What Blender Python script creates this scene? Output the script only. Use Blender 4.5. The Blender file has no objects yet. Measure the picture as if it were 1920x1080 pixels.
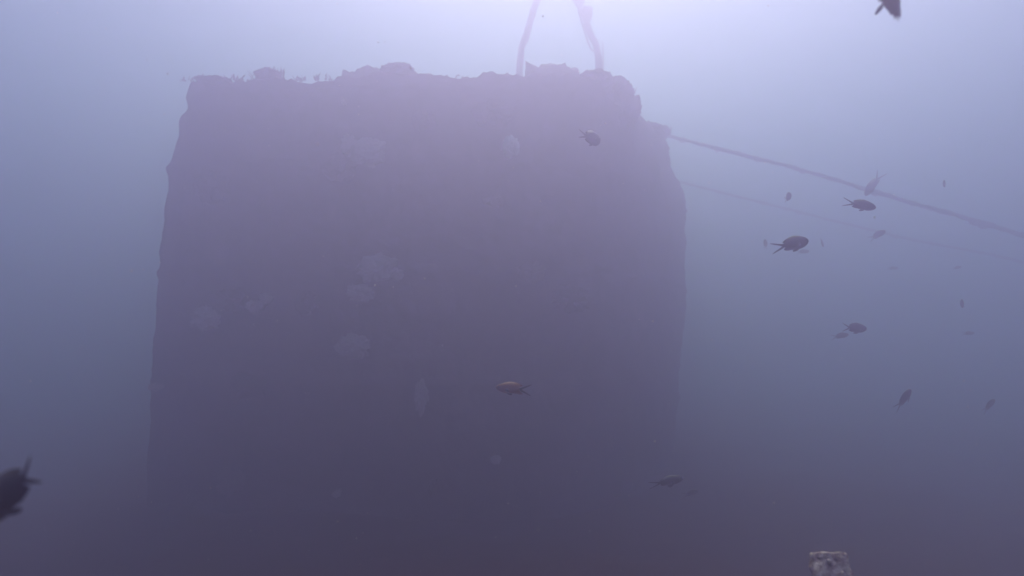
import bpy, bmesh, math, random
from mathutils import Vector, Matrix, noise
R = math.radians
random.seed(7)
sc = bpy.context.scene
C = sc.collection

# ------------------------------------------------------------------ camera
F = 1144.0                      # focal length in photograph pixels (1920 wide)
ZC = 1.15                       # camera height over the seabed
PITCH = R(4.0)
cam_d = bpy.data.cameras.new('camera')
cam = bpy.data.objects.new('camera', cam_d); C.objects.link(cam)
cam.location = (0, 0, ZC); cam.rotation_euler = (R(90) + PITCH, 0, 0)
cam_d.sensor_width = 36; cam_d.lens = 36 * F / 1920
cam_d.clip_start = 0.02; cam_d.clip_end = 2000
cam_d.dof.use_dof = True; cam_d.dof.focus_distance = 2.6; cam_d.dof.aperture_fstop = 2.8
sc.camera = cam
# ------------------------------------------------------------------ sky, sun, exposure
SUN_EL, SUN_AZ = R(62), R(9)    # azimuth clockwise from +Y (straight ahead)
w = bpy.data.worlds.new('World'); sc.world = w; w.use_nodes = True
nt = w.node_tree; bg = nt.nodes['Background']
sky = nt.nodes.new('ShaderNodeTexSky'); sky.sky_type = 'NISHITA'; sky.sun_disc = False
sky.sun_elevation = SUN_EL; sky.sun_rotation = SUN_AZ
nt.links.new(sky.outputs[0], bg.inputs[0]); bg.inputs[1].default_value = 0.05
sd = bpy.data.lights.new('sun', 'SUN'); sd.energy = 3.0; sd.angle = R(30); sd.color = (1.0, .60, .47)
sun = bpy.data.objects.new('sun', sd); C.objects.link(sun)
sdir = Vector((math.sin(SUN_AZ) * math.cos(SUN_EL), math.cos(SUN_AZ) * math.cos(SUN_EL), math.sin(SUN_EL)))
sun.rotation_euler = sdir.to_track_quat('Z', 'Y').to_euler(); sun.location = (2, 12, 20)
vs = sc.view_settings
vs.view_transform = 'Standard'; vs.look = 'None'; vs.gamma = 1.0; vs.exposure = 2.34
sc.cycles.volume_bounces = 4; sc.cycles.max_bounces = 8; sc.cycles.diffuse_bounces = 2
sc.cycles.use_denoising = True

HAZE_DENSITY = .46
HAZE_COLOR = (.425, .368, .605)
HAZE_ABS = (0.0, 0.13, 0.07)
HAZE_G = .70

# ------------------------------------------------------------------ helpers
def P(px, py, Y):
    """world point at depth Y seen at a position of the photograph"""
    u = (px - 960) / F; v = (540 - py) / F
    d = Vector((u, math.cos(PITCH) - v * math.sin(PITCH), math.sin(PITCH) + v * math.cos(PITCH)))
    return Vector((0, 0, ZC)) + d * (Y / d.y)
def lerp_table(t, x):
    if x <= t[0][0]: return t[0][1]
    for (a, b), (c, d) in zip(t, t[1:]):
        if x <= c: return b + (d - b) * (x - a) / (c - a)
    return t[-1][1]
def tag(o, label=None, cat=None, group=None, kind=None):
    for k, v in (('label', label), ('category', cat), ('group', group), ('kind', kind)):
        if v: o[k] = v
    return o
def link(name, me, m=None, parent=None, smooth=True):
    o = bpy.data.objects.new(name, me); C.objects.link(o)
    if m and not me.materials: me.materials.append(m)
    if smooth:
        for p in me.polygons: p.use_smooth = True
    if parent: o.parent = parent
    return o
def pydata(name, v, f):
    me = bpy.data.meshes.new(name); me.from_pydata([tuple(p) for p in v], [], f); me.update(); return me
def fbm(p, s, o=4):
    return noise.fractal(Vector(p) * s, 0.9, 2.1, o)

def mat(name, cols, scale=3.0, rough=0.9, bump=0.4, bscale=40, spec=0.2):
    m = bpy.data.materials.new(name); m.use_nodes = True
    n = m.node_tree; b = n.nodes['Principled BSDF']
    b.inputs['Roughness'].default_value = rough
    b.inputs['Specular IOR Level'].default_value = spec
    tc = n.nodes.new('ShaderNodeTexCoord')
    nz = n.nodes.new('ShaderNodeTexNoise'); nz.inputs['Scale'].default_value = scale
    nz.inputs['Detail'].default_value = 8; nz.inputs['Roughness'].default_value = 0.65
    cr = n.nodes.new('ShaderNodeValToRGB'); e = cr.color_ramp.elements
    e[0].position = 0.3; e[0].color = (*cols[0], 1); e[1].position = 0.7; e[1].color = (*cols[-1], 1)
    for i, c in enumerate(cols[1:-1]):
        k = e.new(0.3 + 0.4 * (i + 1) / (len(cols) - 1)); k.color = (*c, 1)
    n.links.new(tc.outputs['Object'], nz.inputs['Vector']); n.links.new(nz.outputs['Fac'], cr.inputs['Fac'])
    n.links.new(cr.outputs['Color'], b.inputs['Base Color'])
    if bump:
        n2 = n.nodes.new('ShaderNodeTexNoise'); n2.inputs['Scale'].default_value = bscale; n2.inputs['Detail'].default_value = 6
        bp = n.nodes.new('ShaderNodeBump'); bp.inputs['Strength'].default_value = bump; bp.inputs['Distance'].default_value = 0.01
        n.links.new(tc.outputs['Object'], n2.inputs['Vector']); n.links.new(n2.outputs['Fac'], bp.inputs['Height'])
        n.links.new(bp.outputs['Normal'], b.inputs['Normal'])
    return m
M_hull = mat('encrusted_hull', [(.04, .022, .026), (.11, .05, .055), (.07, .045, .05), (.20, .10, .10)], 2.2, .95, .8, 26)
M_deck = mat('silted_deck', [(.07, .05, .04), (.13, .09, .08)], 5)
M_growth = mat('brown_growth', [(.03, .02, .018), (.08, .05, .04), (.12, .08, .06)], 12, .95, .6, 60)
M_shell = mat('white_sponge', [(.78, .75, .75), (.88, .86, .86)], 14, .9, .4, 70)
M_patch = mat('dull_crust', [(.14, .08, .08), (.26, .17, .17)], 6, .95, .6, 40)
M_sponge = mat('pale_sponge', [(.30, .25, .26), (.46, .40, .41)], 7, .95, .5, 70)
M_weed = mat('brown_seaweed', [(.03, .025, .012), (.07, .055, .03)], 20, .7, 0)
M_rope = mat('overgrown_rope', [(.035, .028, .022), (.08, .06, .05)], 18, .95, .6, 80)
M_post = mat('crusted_post', [(.07, .035, .028), (.30, .18, .15), (.60, .45, .41), (.72, .60, .56)], 75, .95, .9, 90)
M_silt = mat('brown_silt', [(.045, .014, .006), (.062, .020, .009), (.085, .030, .014)], 1.4, 1.0, .5, 30, .05)
M_fish = mat('dark_brown_fish', [(.018, .014, .013), (.035, .027, .024)], 30, .5, 0, spec=.3)
M_red = mat('orange_brown_fish', [(.14, .05, .022), (.24, .09, .04)], 30, .5, 0, spec=.3)
M_fin = mat('dark_fin', [(.012, .012, .016), (.02, .02, .026)], 30, .5, 0, spec=.3)
M_eye = mat('black_eye', [(.004, .004, .005), (.01, .01, .012)], 10, .15, 0, spec=.5)
M_speck = mat('pale_speck', [(.5, .46, .44), (.7, .66, .64)], 10, .9, 0)

# ------------------------------------------------------------------ seabed
def seabed():
    N = 150; v = []; f = []
    for j in range(N + 1):
        for i in range(N + 1):
            a = 2 * i / N - 1; b = 2 * j / N - 1
            x = 60 * (0.12 * a + 0.88 * a ** 3); y = 4 + 60 * (0.12 * b + 0.88 * b ** 3)
            d = math.hypot(x, y - 4)
            z = 0.10 * fbm((x, y, 0), .55, 3) * min(1, 12 / (d + .1)) + 0.03 * fbm((x, y, 5), 2.4, 3) - 0.05
            v.append((x, y, z))
    for j in range(N):
        for i in range(N):
            k = j * (N + 1) + i; f.append((k, k + 1, k + N + 2, k + N + 1))
    tag(link('seabed', pydata('seabed', v, f), M_silt), 'dark brown silty seabed below the wreck', kind='structure')
seabed()

# ------------------------------------------------------------------ the wreck
wreck = bpy.data.objects.new('shipwreck', None); C.objects.link(wreck)
tag(wreck, 'huge dark overgrown shipwreck looming in the purple haze', 'shipwreck')
YF, YS = 4.1, 6.2                       # depth of the front wall and of the far end of the receding side
KW = YF / 4.2
RIM = ZC + 0.4260 * YF
left_px = [(100, 352), (145, 352), (200, 346), (212, 331), (300, 318), (400, 303), (500, 295), (650, 282), (750, 275), (870, 270), (1150, 262)]
right_px = [(200, 1247), (330, 1251), (352, 1268), (378, 1285), (600, 1284), (700, 1270), (850, 1262), (1150, 1252)]
lx = sorted((P(px, py, YF + .05).z, P(px, py, YF + .05).x) for py, px in left_px)
rx = sorted((P(px, py, YS).z, P(px, py, YS).x) for py, px in right_px)
XB = P(1118, 140, YF).x

def wreck_hull():
    zs = [-0.4 + (RIM + 0.4) * k / 128 for k in range(129)]
    # normalised plan path: each entry (kind, t)
    path = []
    for k in range(10): path.append(('backleft', k / 10))
    for k in range(126): path.append(('front', k / 126))
    for k in range(60): path.append(('side', k / 60))
    for k in range(14): path.append(('flank', k / 14))
    for k in range(10): path.append(('back', k / 10))
    n = len(path); v = []
    for z in zs:
        A = Vector((lerp_table(lx, z) * 1.014, YF + .05)); B = Vector((XB, YF))
        S = Vector((lerp_table(rx, z), YS)); D = Vector((S.x - .15, 10.5)); E = Vector((A.x + .35, 10.5))
        for kind, t in path:
            if kind == 'backleft': p = E.lerp(A, t)
            elif kind == 'front':
                p = A.lerp(B, t); p.y -= .05 * math.sin(math.pi * t)
                if t < .04: p.y += .10 * (1 - t / .04) ** 2
                if t > .9: q = (t - .9) / .1; p.y += .10 * q * q
            elif kind == 'side':
                p = B.lerp(S, t); p.x += .13 * math.sin(math.pi * t) ** .8 ; p.y += .10 * (1 - t) ** 4
            elif kind == 'flank': p = S.lerp(D, t ** 1.5)
            else: p = D.lerp(E, t)
            q = Vector((p.x, p.y, z))
            amp = 1 if p.y < 6 else .4
            d = .035 * fbm(q, 1.3, 4) + .035 * fbm(q + Vector((9, 3, 1)), 4.5, 4) + .02 * abs(fbm(q + Vector((2, 8, 4)), 14, 2))
            # a few horizontal and vertical stiffeners under the growth
            for zz in (RIM - .10, RIM - .62, RIM - 1.35, RIM - 2.1):
                d += .03 * math.exp(-((z - zz) / .03) ** 2)
            c = Vector((-.5, 6.5)); nrm = (p - c).normalized()
            if kind == 'front': nrm = Vector((0, -1))
            if kind == 'side': nrm = Vector((.85, -.5)).normalized()
            p = p + nrm * d * amp
            zj = z
            if z > RIM - .12:      # ragged upper rim
                zj += (z - RIM + .12) / .12 * (.022 * (q.x + .6) * (kind == 'front') + .03 * fbm((q.x, q.y, 3), 2.2, 3) + .03 * fbm((q.x, q.y, 7), 9, 3) + .015 * fbm((q.x, q.y, 1), 30, 2))
            v.append((p.x, p.y, zj))
    f = []
    for r in range(len(zs) - 1):
        for k in range(n):
            a = r * n + k; b = r * n + (k + 1) % n
            f.append((a, b, b + n, a + n))
    o = link('hull', pydata('hull', v, f), M_hull, wreck)
    md = o.modifiers.new('plate', 'SOLIDIFY'); md.thickness = .05; md.offset = -1
    # deck inside the bulwark
    zd = RIM - .72; v = []; f = []
    for j in range(25):
        for i in range(17):
            y = YF + .12 + (10.4 - YF - .12) * j / 24
            x0 = lerp_table(lx, zd) + .10; t = min(1, max(0, (y - YF) / (YS - YF)))
            x1 = XB + (lerp_table(rx, zd) - XB) * t - .12
            x = x0 + (x1 - x0) * i / 16
            v.append((x, y, zd + .03 * fbm((x, y, 0), 2, 3)))
    for j in range(24):
        for i in range(16):
            k = j * 17 + i; f.append((k, k + 1, k + 18, k + 17))
    d = link('deck', pydata('deck', v, f), M_deck, wreck)
    md = d.modifiers.new('plate', 'SOLIDIFY'); md.thickness = .06
wreck_hull()

def lump(name, c, s, m, parent, seed=0, rough=.25, box=0.0, sub=5):
    """an overgrown lump: noisy ball or rounded block"""
    bm = bmesh.new(); bmesh.ops.create_icosphere(bm, subdivisions=sub, radius=1)
    for q in bm.verts:
        p = q.co.copy()
        if box:
            mx = max(abs(p.x), abs(p.y), abs(p.z)); p = p.lerp(p / mx, box)
        sd_ = Vector((seed * 3.1, seed * 1.7, seed))
        p *= 1 + rough * (.7 * fbm(p + sd_, 1.4, 3) + .5 * fbm(p + sd_, 4, 3) + .3 * fbm(p + sd_, 12, 2))
        q.co = Vector((p.x * s[0], p.y * s[1], p.z * s[2]))
    me = bpy.data.meshes.new(name); bm.to_mesh(me); bm.free()
    o = link(name, me, m, parent); o.location = c
    return o
# overgrown fittings that stand on the deck behind the bulwark and show above it
zd = RIM - .72
def fitting(x0, x1, ytop, Y, seed):
    a = P(x0, ytop, Y); b = P(x1, ytop, Y); h = a.z - zd
    lump('deck_fitting', ((a.x + b.x) / 2, Y + .2, zd + h / 2 - .04), ((b.x - a.x) / 2 * 1.02, .2, h / 2 + .03), M_growth, wreck, seed, .10, .8)
fitting(638, 735, 117, 4.50 * KW, 1)
fitting(984, 1092, 107, 4.55 * KW, 2)
for k, (px, py, Y, sx, sz) in enumerate([(505, 147, 4.3, .09, .06), (745, 138, 4.42, .13, .06), (1118, 150, 4.35, .12, .06), (1160, 172, 4.45, .11, .10),
                                  (1176, 205, 4.6, .10, .12), (1215, 245, 5.3, .12, .06), (1238, 250, 5.7, .09, .07), (405, 156, 4.28, .13, .03), (1268, 372, 5.9, .07, .05)]):
    lump('growth_clump', P(px, py, Y * KW), (sx * KW, .11, sz * KW), M_growth, wreck, 10 + k, .30)

def tuft(c, h, nb, spread, seed):
    rnd = random.Random(seed); v = []; f = []
    for b in range(nb):
        a = rnd.uniform(0, 2 * math.pi); L = h * rnd.uniform(.55, 1.1); lean = rnd.uniform(.1, .7)
        wd = rnd.uniform(.006, .013); base = Vector((rnd.gauss(0, spread), rnd.gauss(0, spread * .5), -.02))
        dr = Vector((math.cos(a), math.sin(a) * .6, 0)); sd_ = Vector((-dr.y, dr.x, 0)).normalized()
        tw = rnd.uniform(-1, 1)
        s0 = len(v); K = 5
        for k in range(K + 1):
            t = k / K
            p = base + Vector((0, 0, L * (t - .25 * lean * t * t))) + dr * (L * lean * t ** 1.7)
            ww = wd * (1 - t) ** .5 * (1 + .5 * math.sin(t * 9 + seed)) + .001
            sv = (sd_ * math.cos(tw * t) + dr * math.sin(tw * t)) * ww; th = sv.cross(Vector((0, 0, 1))).normalized() * .002
            v += [p - sv, p + th, p + sv, p - th]
        for k in range(K):
            for q in range(4):
                f.append((s0 + 4 * k + q, s0 + 4 * k + (q + 1) % 4, s0 + 4 * k + 4 + (q + 1) % 4, s0 + 4 * k + 4 + q))
        f.append((s0 + 4 * K, s0 + 4 * K + 1, s0 + 4 * K + 2, s0 + 4 * K + 3))
    o = link('seaweed_tuft', pydata('seaweed_tuft', v, f), M_weed, wreck); o.location = c; o['kind'] = 'stuff'
for k, (px, py, Y, h, nb, sp) in enumerate([(372, 147, 4.28, .05, 14, .05), (438, 146, 4.28, .06, 16, .05), (490, 146, 4.3, .12, 26, .035), (512, 144, 4.3, .14, 34, .035), (562, 146, 4.28, .06, 12, .04),
                                (595, 146, 4.28, .085, 7, .015), (612, 145, 4.3, .05, 9, .04), (775, 143, 4.3, .05, 12, .05), (850, 141, 4.28, .035, 12, .06),
                                (942, 138, 4.28, .04, 9, .04), (1125, 138, 4.35, .06, 12, .04), (1178, 172, 4.45, .07, 10, .04), (1200, 236, 5.2, .06, 12, .05), (1240, 240, 5.7, .06, 10, .04)]):
    tuft(P(px, py, Y * KW), h * KW * .7, nb, sp, 50 + k)
# pale encrusting sponges on the wall
def wall_sponge(px, py, rpx, seed, asp=1.0, m=M_sponge):
    c = P(px, py, YF - .09); r = rpx / F * YF
    lump('sponge', c, (r, .05, r * asp), m, wreck, seed, .5)
for k, (px, py, r, asp) in enumerate([(690, 285, 30, .8), (655, 272, 14, 1.2), (706, 503, 32, .75), (675, 548, 24, .6), (745, 515, 10, 1), (662, 650, 28, .7), (385, 598, 24, .8),
                                      (500, 560, 12, .8), (790, 745, 11, 2.6), (645, 190, 5, 1), (930, 862, 9, .8), (632, 925, 6, 1), (292, 725, 10, .6), (480, 575, 16, .7)]):
    wall_sponge(px, py, r, 30 + k, asp)

lump('sponge', P(958, 275, YF - .13), (.052, .07, .066), M_shell, wreck, 66, .45)
rnd = random.Random(21)
for k in range(12):
    wall_sponge(rnd.uniform(340, 1080), rnd.uniform(200, 960), rnd.uniform(14, 34), 100 + k, rnd.uniform(.5, 1.2), rnd.choice((M_growth, M_patch)))

# ------------------------------------------------------------------ tubes: the arch over the stern, ropes and cables
def tube(name, pts, r, m, parent=None, seg=10, rough=.25, step=.04, seed=0, fuzz=1.0):
    pts = [Vector(p) for p in pts]; dense = []
    def cr(p0, p1, p2, p3, t):
        return .5 * ((2 * p1) + (p2 - p0) * t + (2 * p0 - 5 * p1 + 4 * p2 - p3) * t * t + (3 * p1 - p0 - 3 * p2 + p3) * t ** 3)
    ext = [pts[0] * 2 - pts[1]] + pts + [pts[-1] * 2 - pts[-2]]
    for i in range(1, len(ext) - 2):
        n = max(2, int((ext[i + 1] - ext[i]).length / step))
        dense += [cr(ext[i - 1], ext[i], ext[i + 1], ext[i + 2], k / n) for k in range(n)]
    dense.append(pts[-1])
    v = []; f = []; up = Vector((0, 1, .3)).normalized()
    for i, p in enumerate(dense):
        t = (dense[min(i + 1, len(dense) - 1)] - dense[max(i - 1, 0)]).normalized()
        a = t.cross(up).normalized(); b = t.cross(a).normalized()
        for k in range(seg):
            an = 2 * math.pi * k / seg
            dv = a * math.cos(an) + b * math.sin(an)
            rr = r * (1 + rough * fbm(p * 1.0 + dv * .3 + Vector((seed, 0, 0)), 5, 3) + rough * fuzz * .6 * fbm(p + dv * .1, 22, 2))
            v.append(p + dv * rr)
    n = len(dense)
    for i in range(n - 1):
        for k in range(seg):
            f.append((i * seg + k, i * seg + (k + 1) % seg, (i + 1) * seg + (k + 1) % seg, (i + 1) * seg + k))
    f.append(tuple(range(seg))[::-1]); f.append(tuple(range((n - 1) * seg, n * seg)))
    return link(name, pydata(name, v, f), m, parent)
YA = 5.8
foot = lambda px, py: Vector((P(px, py, YA).x, YA, zd))
tube('arch', [foot(966, 200), P(974, 130, YA), P(986, 70, YA), P(1001, 20, YA), P(1018, -20, YA), P(1042, -42, YA), P(1064, -24, YA), P(1088, 14, YA), P(1108, 66, YA), P(1122, 120, YA), foot(1136, 210)],
     .031, M_growth, wreck, 12, .35, seed=3)
tube('hanging_rope', [P(1078, -10, YA - .1), P(1092, 45, YA - .1), P(1108, 92, YA - .1), P(1130, 128, YA - .1), foot(1140, 210) - Vector((0, .1, 0))], .009, M_rope, wreck, 8, .4, seed=5)
lump('growth_clump', P(1101, 26, YA - .04), (.055, .05, .075), M_growth, wreck, 71, .35)
lump('growth_clump', P(1088, 2, YA - .04), (.04, .04, .05), M_growth, wreck, 72, .35)
tube('stay_wire', [P(1128, 80, YA + .15), P(1131, 110, YA + .15), foot(1134, 210) + Vector((0, .15, 0))], .007, M_rope, wreck, 8, .3, seed=9)

def cable(name, pts, r, label, seed):
    o = tag(tube(name, pts, r, M_rope, None, 10, .5, .03, seed, 1.6), label, 'cable', 'cables running down from the wreck')
    rnd = random.Random(seed)
    for k in range(7):          # weed that has settled on the line
        i = rnd.randrange(len(pts) - 2); t = rnd.random(); c = Vector(pts[i]).lerp(Vector(pts[i + 1]), t)
        lump('growth_clump', c - Vector((0, 0, .006)), (r * rnd.uniform(1.5, 3.5), r * 1.2, r * rnd.uniform(1.1, 1.7)), M_rope, o, 200 + 10 * seed + k, .5, sub=3)
c1 = [P(1236, 250, 6.6), P(1330, 275, 6.3), P(1500, 318, 5.9), P(1700, 378, 5.5), P(1920, 442, 5.1)]
e = c1[-1]; c1 += [e + Vector((1.6, -.35, -.75)), e + Vector((4.2, -.9, -2.3))]
cable('mooring_cable', c1, .018, 'thicker upper dark cable slanting from the wreck\'s right edge down to the right', 1)
c2 = [P(1262, 338, 7.3), P(1350, 360, 7.2), P(1500, 398, 7.0), P(1700, 447, 6.8), P(1920, 492, 6.5)]
e = c2[-1]; c2 += [e + Vector((1.8, -.2, -.6)), e + Vector((5.0, -.6, -2.4))]
cable('mooring_cable', c2, .014, 'fainter lower cable behind, slanting below the thick one at right', 2)

# ------------------------------------------------------------------ crusted post in the foreground
def post():
    Y = 1.35; a = P(1518, 1040, Y); b = P(1586, 1040, Y); wd = (b.x - a.x) / 2; TL = R(27); top = a.z / math.cos(TL)
    v = []; rows = 150; per = 9; base = -.25; f = []
    ring = []
    for s in range(4):
        for k in range(per):
            t = -1 + 2 * k / per
            ring.append([(t, -1), (1, t), (-t, 1), (-1, -t)][s])
    def pt(x, y, z, n):
        q = Vector((x, y, z)); d = .0055 * fbm(q, 22, 4) + .004 * fbm(q + Vector((3, 1, 2)), 70, 3)
        return q + n * d
    for r in range(rows + 1):
        z = base + (top - base) * r / rows
        for (x, y) in ring:
            rr = (abs(x) ** 8 + abs(y) ** 8) ** (1 / 8)
            n = Vector((x, y, 0)).normalized(); v.append(pt(x / rr * wd, y / rr * wd * .3, z, n))
    N = len(ring)
    for r in range(rows):
        for k in range(N): f.append((r * N + k, r * N + (k + 1) % N, (r + 1) * N + (k + 1) % N, (r + 1) * N + k))
    last = rows * N
    for lv, (sc_, dz) in enumerate(((.94, .003), (.8, .004), (.55, .004), (.25, .003))):
        s0 = len(v)
        for k in range(N):
            p = v[rows * N + k]; q = Vector((p.x * sc_, p.y * sc_, top + dz)); v.append(q + Vector((0, 0, .004 * fbm(q, 45, 3))))
        for k in range(N): f.append((last + k, last + (k + 1) % N, s0 + (k + 1) % N, s0 + k))
        last = s0
    f.append(tuple(range(last, last + N)))
    root = bpy.data.objects.new('crusted_post', None); C.objects.link(root); root.location = ((a.x + b.x) / 2, Y, 0)
    tag(root, 'pale crusted flat-topped stump of a post at the bottom edge', 'post')
    link('shaft', pydata('shaft', v, f), M_post, root)
    root.rotation_euler = (-TL, 0, 0); root.location.y = Y - top * math.sin(TL)
    rnd = random.Random(4)
    for k in range(16):
        z = top - rnd.uniform(0, .16); an = rnd.choice((0, 1, 2, 3)); t = rnd.uniform(-.9, .9) * wd
        p = [(t, -wd * .3), (wd, t * .3), (t, wd * .3), (-wd, t * .3)][an]; s = rnd.uniform(.003, .006)
        lump('barnacle', (p[0], p[1], z), (s, s, s * .9), M_post, root, 80 + k, .3, sub=2)
post()

# ------------------------------------------------------------------ fish
def fish_mesh(bend=0.0, depth=.17, fork=.15, tail_len=.34, gape=.0, thick=.075, phase=0, open_fin=1.0, mats=(None, None)):
    """one closed skin: body, dorsal and anal fin ridges and a deeply forked tail; length 1 along x, head at +x"""
    prof = [(.500, .012, .010), (.485, .045, .030), (.455, .080, .050), (.40, .118, .064), (.33, .148, .073), (.24, .166, .076), (.14, .170, .075), (.04, .150, .069),
            (-.04, .120, .056), (-.10, .090, .041), (-.145, .066, .028), (-.175, .052, .018), (-.195, .048, .012)]
    ks = depth / .17; kt = thick / .075
    S = 28; rings = []
    def dors(x):     # fin height over the back
        if x > .30 or x < -.16: return 0
        t = (.30 - x) / .46
        return open_fin * (.030 * min(1, t * 5) if t < .8 else .030 * (1 - .3 * (t - .8) / .2)) 
    def anal(x):
        if x > .06 or x < -.16: return 0
        t = (.06 - x) / .22
        return open_fin * .045 * min(1, t * 1.6)
    for x, h, th in prof:
        ring = []
        for k in range(S):
            a = 2 * math.pi * k / S; z = math.cos(a); y = math.sin(a)
            zz = z * h * ks + .01 * (x < .2); yy = y * th * kt
            xx = x
            if k == 0: zz += dors(x); xx -= .08 * min(1, (.30 - x) * 3) * (dors(x) > 0) * open_fin
            if k == S // 2: zz -= anal(x); xx -= .09 * (anal(x) > 0) * open_fin
            ring.append(Vector((xx, yy, zz)))
        rings.append(ring)
    x0 = -.195; K = 8
    for k in range(1, K + 1):
        s = k / K; h0 = .048 * ks; ring = []
        for q in range(S):
            a = 2 * math.pi * q / S; z = math.cos(a); y = math.sin(a); u = abs(z)
            ext = tail_len * (.16 + .84 * u ** 1.8)
            lead = h0 + (fork - h0) * ext / tail_len; lead0 = h0 + (fork - h0) * .16
            zt = lead - (1 - u) ** .40 * lead0
            zz = u * h0 * (1 - s) + zt * s
            ring.append(Vector((x0 - ext * s, y * (.013 - .010 * s), math.copysign(zz, z))))
        rings.append(ring)
    v = []
    for ring in rings:
        for p in ring:
            t = max(0, .25 - p.x); v.append(Vector((p.x, p.y + bend * t * t * 1.6, p.z)))
    f = []; n = len(rings)
    for r in range(n - 1):
        for k in range(S):
            f.append((r * S + k, (r + 1) * S + k, (r + 1) * S + (k + 1) % S, r * S + (k + 1) % S))
    f.append(tuple(range(S))); e0 = (n - 1) * S
    f.append((e0, e0 + S - 1, e0 + 1)); f.append((e0 + S // 2, e0 + S // 2 - 1, e0 + S // 2 + 1))
    for k in range(1, S // 2 - 1): f.append((e0 + k, e0 + S - k, e0 + S - k - 1, e0 + k + 1))
    me = pydata('fish', v, f)
    me.materials.append(mats[0]); me.materials.append(mats[1])
    for i, p in enumerate(me.polygons):
        if i < (n - 1) * S and i // S >= len(prof) - 1: p.material_index = 1
        p.use_smooth = True
    return me
def fin_mesh(L, Wd):
    """small paddle fin with thickness, root at the origin, tip along -x"""
    v = []; f = []; K = 6
    for k in range(K + 1):
        t = k / K; h = Wd * math.sin(math.pi * min(1, .18 + t * .8)) ; th = .004 * (1 - t) + .001
        x = -L * t
        v += [(x, 0, h * .5), (x, th, 0), (x, 0, -h * .5 - .2 * L * t), (x, -th, 0)]
    for k in range(K):
        for q in range(4): f.append((4 * k + q, 4 * k + 4 + q, 4 * k + 4 + (q + 1) % 4, 4 * k + (q + 1) % 4))
    f.append((0, 1, 2, 3)); f.append((4 * K + 3, 4 * K + 2, 4 * K + 1, 4 * K))
    return pydata('fin', v, f)
def eye_mesh():
    bm = bmesh.new(); bmesh.ops.create_uvsphere(bm, u_segments=10, v_segments=7, radius=.026)
    me = bpy.data.meshes.new('eye'); bm.to_mesh(me); bm.free(); return me
EYE = eye_mesh(); PEC = fin_mesh(.16, .07); PEL = fin_mesh(.15, .045)

def fish(px, py, Lpx, Y, head, yaw, label, roll=0, parts=True, bend=0.0, m=None, pec=(.22, 28), **kw):
    body = m or M_fish
    me = fish_mesh(bend, mats=(body, M_fin), **kw)
    o = link('fish', me); 
    d = Vector((math.cos(R(head)) * math.cos(R(yaw)), math.sin(R(yaw)), math.sin(R(head)) * math.cos(R(yaw))))
    ref = Vector((0, 0, 1)) if abs(d.z) < .9 else Vector((1, 0, .1))
    side = ref.cross(d).normalized(); up = d.cross(side).normalized()
    q = Matrix.Rotation(R(roll), 3, d); side = q @ side; up = q @ up
    rot = Matrix((d, side, up)).transposed().to_4x4()
    size = Lpx * Y / F / max(.35, abs(math.cos(R(yaw))))
    o.matrix_world = Matrix.Translation(P(px, py, Y)) @ rot @ Matrix.Scale(size, 4)
    tag(o, label, 'fish', 'small fork-tailed fish drifting around the wreck')
    if parts:
        ks = kw.get('depth', .17) / .17; kt = kw.get('thick', .075) / .075
        for s in (-1, 1):
            e = link('eye', EYE, M_eye, o); e.location = (.415, s * .052 * kt, .035 * ks)
            p = link('pectoral_fin', PEC, M_fin, o); p.location = (pec[0], s * .064 * kt, -.03); p.rotation_euler = (0, R(-10), s * R(-pec[1]))
            p = link('pelvic_fin', PEL, M_fin, o); p.location = (.17, s * .03, -.15 * ks); p.rotation_euler = (0, R(-10), s * R(-8))
    return o
far = dict(parts=False)
fish(1484, 458, 71, 1.85, 13, 8, 'largest dark fork-tailed fish right of the wreck, below the cables', bend=.1)
fish(1612, 384, 58, 2.15, -13, -8, 'fork-tailed fish with nose tilted down, just under the thick cable', depth=.15)
fish(1638, 345, 52, 4.0, 237, 10, 'faint fish diving steeply across the thick cable, tail up', depth=.14, fork=.2, parts=False, roll=25)
fish(1477, 370, 28, 3.3, 35, 40, 'small blurred fish between the two cables, nearest the wreck', depth=.2, **far)
fish(1771, 345, 17, 3.2, 30, 55, 'tiny dark fish above the thick cable, near the right edge', depth=.24, **far)
fish(1645, 441, 40, 3.9, 27, 10, 'faint fish climbing to the right, on the lower cable', depth=.14, **far)
fish(1435, 458, 20, 4.2, 80, 20, 'tiny upright faint fish just left of the largest dark fish', **far)
fish(1541, 454, 20, 4.0, -60, 25, 'tiny faint fish nose down, just right of the largest dark fish', depth=.15, **far)
fish(1505, 472, 28, 4.4, 6, 10, 'very faint fish tucked under the belly of the largest dark fish', depth=.13, **far)
fish(1601, 615, 54, 2.45, -3, 12, 'level fish with spread tail, upper one of the close pair at right', depth=.15, bend=-.1)
fish(1575, 630, 36, 3.3, 9, 10, 'smaller fainter fish, lower one of the close pair at right', depth=.13, **far)
fish(1695, 749, 50, 2.5, 46, 15, 'fish climbing steeply nose up, alone in the lower right water', depth=.14, bend=.1)
fish(1854, 761, 38, 3.1, 36, 15, 'dim fish climbing at the right edge, lowest of those there', depth=.14, **far)
fish(1815, 625, 28, 3.9, 2, 10, 'thin faint level fish near the right edge, below a dark dot of a fish', depth=.11, **far)
fish(1805, 570, 15, 3.0, 20, 62, 'dot-like dark fish seen end on near the right edge', depth=.26, **far)
fish(1794, 502, 22, 4.4, 12, 15, 'barely visible fish under the lower cable at far right', depth=.12, **far)
fish(1673, 503, 26, 5.0, 3, 10, 'ghostly faint fish below the lower cable, left of another barely visible one', depth=.11, **far)
fish(1250, 903, 66, 2.3, 10, 10, 'slim dark fish low down against the wreck\'s right edge', depth=.12, fork=.10, open_fin=.6)
fish(1295, 925, 32, 3.0, 12, 15, 'small dim fish right beside the slim dark one, low down', depth=.12, **far)
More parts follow.
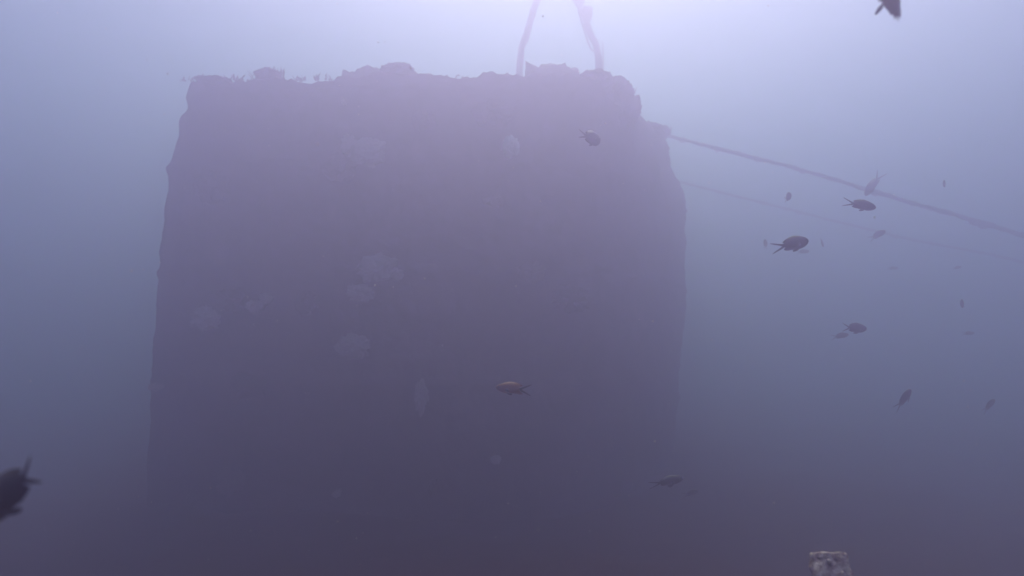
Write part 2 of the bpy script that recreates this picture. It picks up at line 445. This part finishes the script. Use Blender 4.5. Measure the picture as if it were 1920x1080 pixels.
fish(1106, 258, 44, 2.5, -6, 38, 'rounded fish turned towards us before the wreck\'s top right corner', depth=.24, thick=.10)
fish(962, 729, 64, 1.7, 176, 10, 'orange brown long-finned fish in front of the middle of the wreck', m=M_red, depth=.14, fork=.17, open_fin=1.7)
fish(19, 920, 185, 0.55, 218, 15, 'big near black fish cut off by the left edge, tail up', depth=.18, fork=.155, tail_len=.175, bend=-.05)
fish(1672, 8, 132, 0.85, 93, 14, 'near dark fish cut off by the top edge, its narrow tail end hanging down', depth=.165, thick=.10, fork=.05, tail_len=.09, pec=(.07, 52), roll=25)

# ------------------------------------------------------------------ specks drifting in the water
def specks():
    rnd = random.Random(11); v = []; f = []
    for k in range(500):
        Y = .7 + 3.0 * rnd.random() ** .6; px = rnd.uniform(-100, 2020); py = rnd.uniform(-60, 1140)
        c = P(px, py, Y); s = rnd.uniform(.0008, .0030) * min(1, Y / 1.5); b = len(v)
        q = [Vector((rnd.gauss(0, 1), rnd.gauss(0, 1), rnd.gauss(0, 1))).normalized() * s * rnd.uniform(.6, 1.4) for _ in range(3)]
        v += [c + Vector((s, 0, 0)), c - Vector((s, 0, 0)), c + Vector((0, s, 0)), c - Vector((0, s, 0)), c + Vector((0, 0, s)) + q[0] * .3, c - Vector((0, 0, s)) + q[1] * .3]
        for a in ((0, 2, 4), (2, 1, 4), (1, 3, 4), (3, 0, 4), (2, 0, 5), (1, 2, 5), (3, 1, 5), (0, 3, 5)): f.append(tuple(b + i for i in a))
    tag(link('drifting_specks', pydata('drifting_specks', v, f), M_speck), 'tiny pale specks drifting in the cloudy water', kind='stuff')
specks()

# ------------------------------------------------------------------ the cloudy water itself
def haze():
    X0, X1, Y0, Y1, Z0, Z1 = -62, 62, -58, 66, -1.4, ZC + 3.55
    v = [(x, y, z) for z in (Z0, Z1) for y in (Y0, Y1) for x in (X0, X1)]
    f = [(0, 2, 3, 1), (4, 5, 7, 6), (0, 1, 5, 4), (2, 6, 7, 3), (0, 4, 6, 2), (1, 3, 7, 5)]
    m = bpy.data.materials.new('cloudy_water'); m.use_nodes = True; n = m.node_tree
    n.nodes.remove(n.nodes['Principled BSDF'])
    pv = n.nodes.new('ShaderNodeVolumePrincipled')
    pv.inputs['Color'].default_value = (*HAZE_COLOR, 1); pv.inputs['Density'].default_value = HAZE_DENSITY
    pv.inputs['Anisotropy'].default_value = HAZE_G
    pv.inputs['Absorption Color'].default_value = (*HAZE_ABS, 1)
    n.links.new(pv.outputs[0], n.nodes['Material Output'].inputs['Volume'])
    o = link('haze', pydata('haze', v, f), m, None, False)
    tag(o, 'purple blue cloudy water filling the whole view', kind='stuff')
haze()
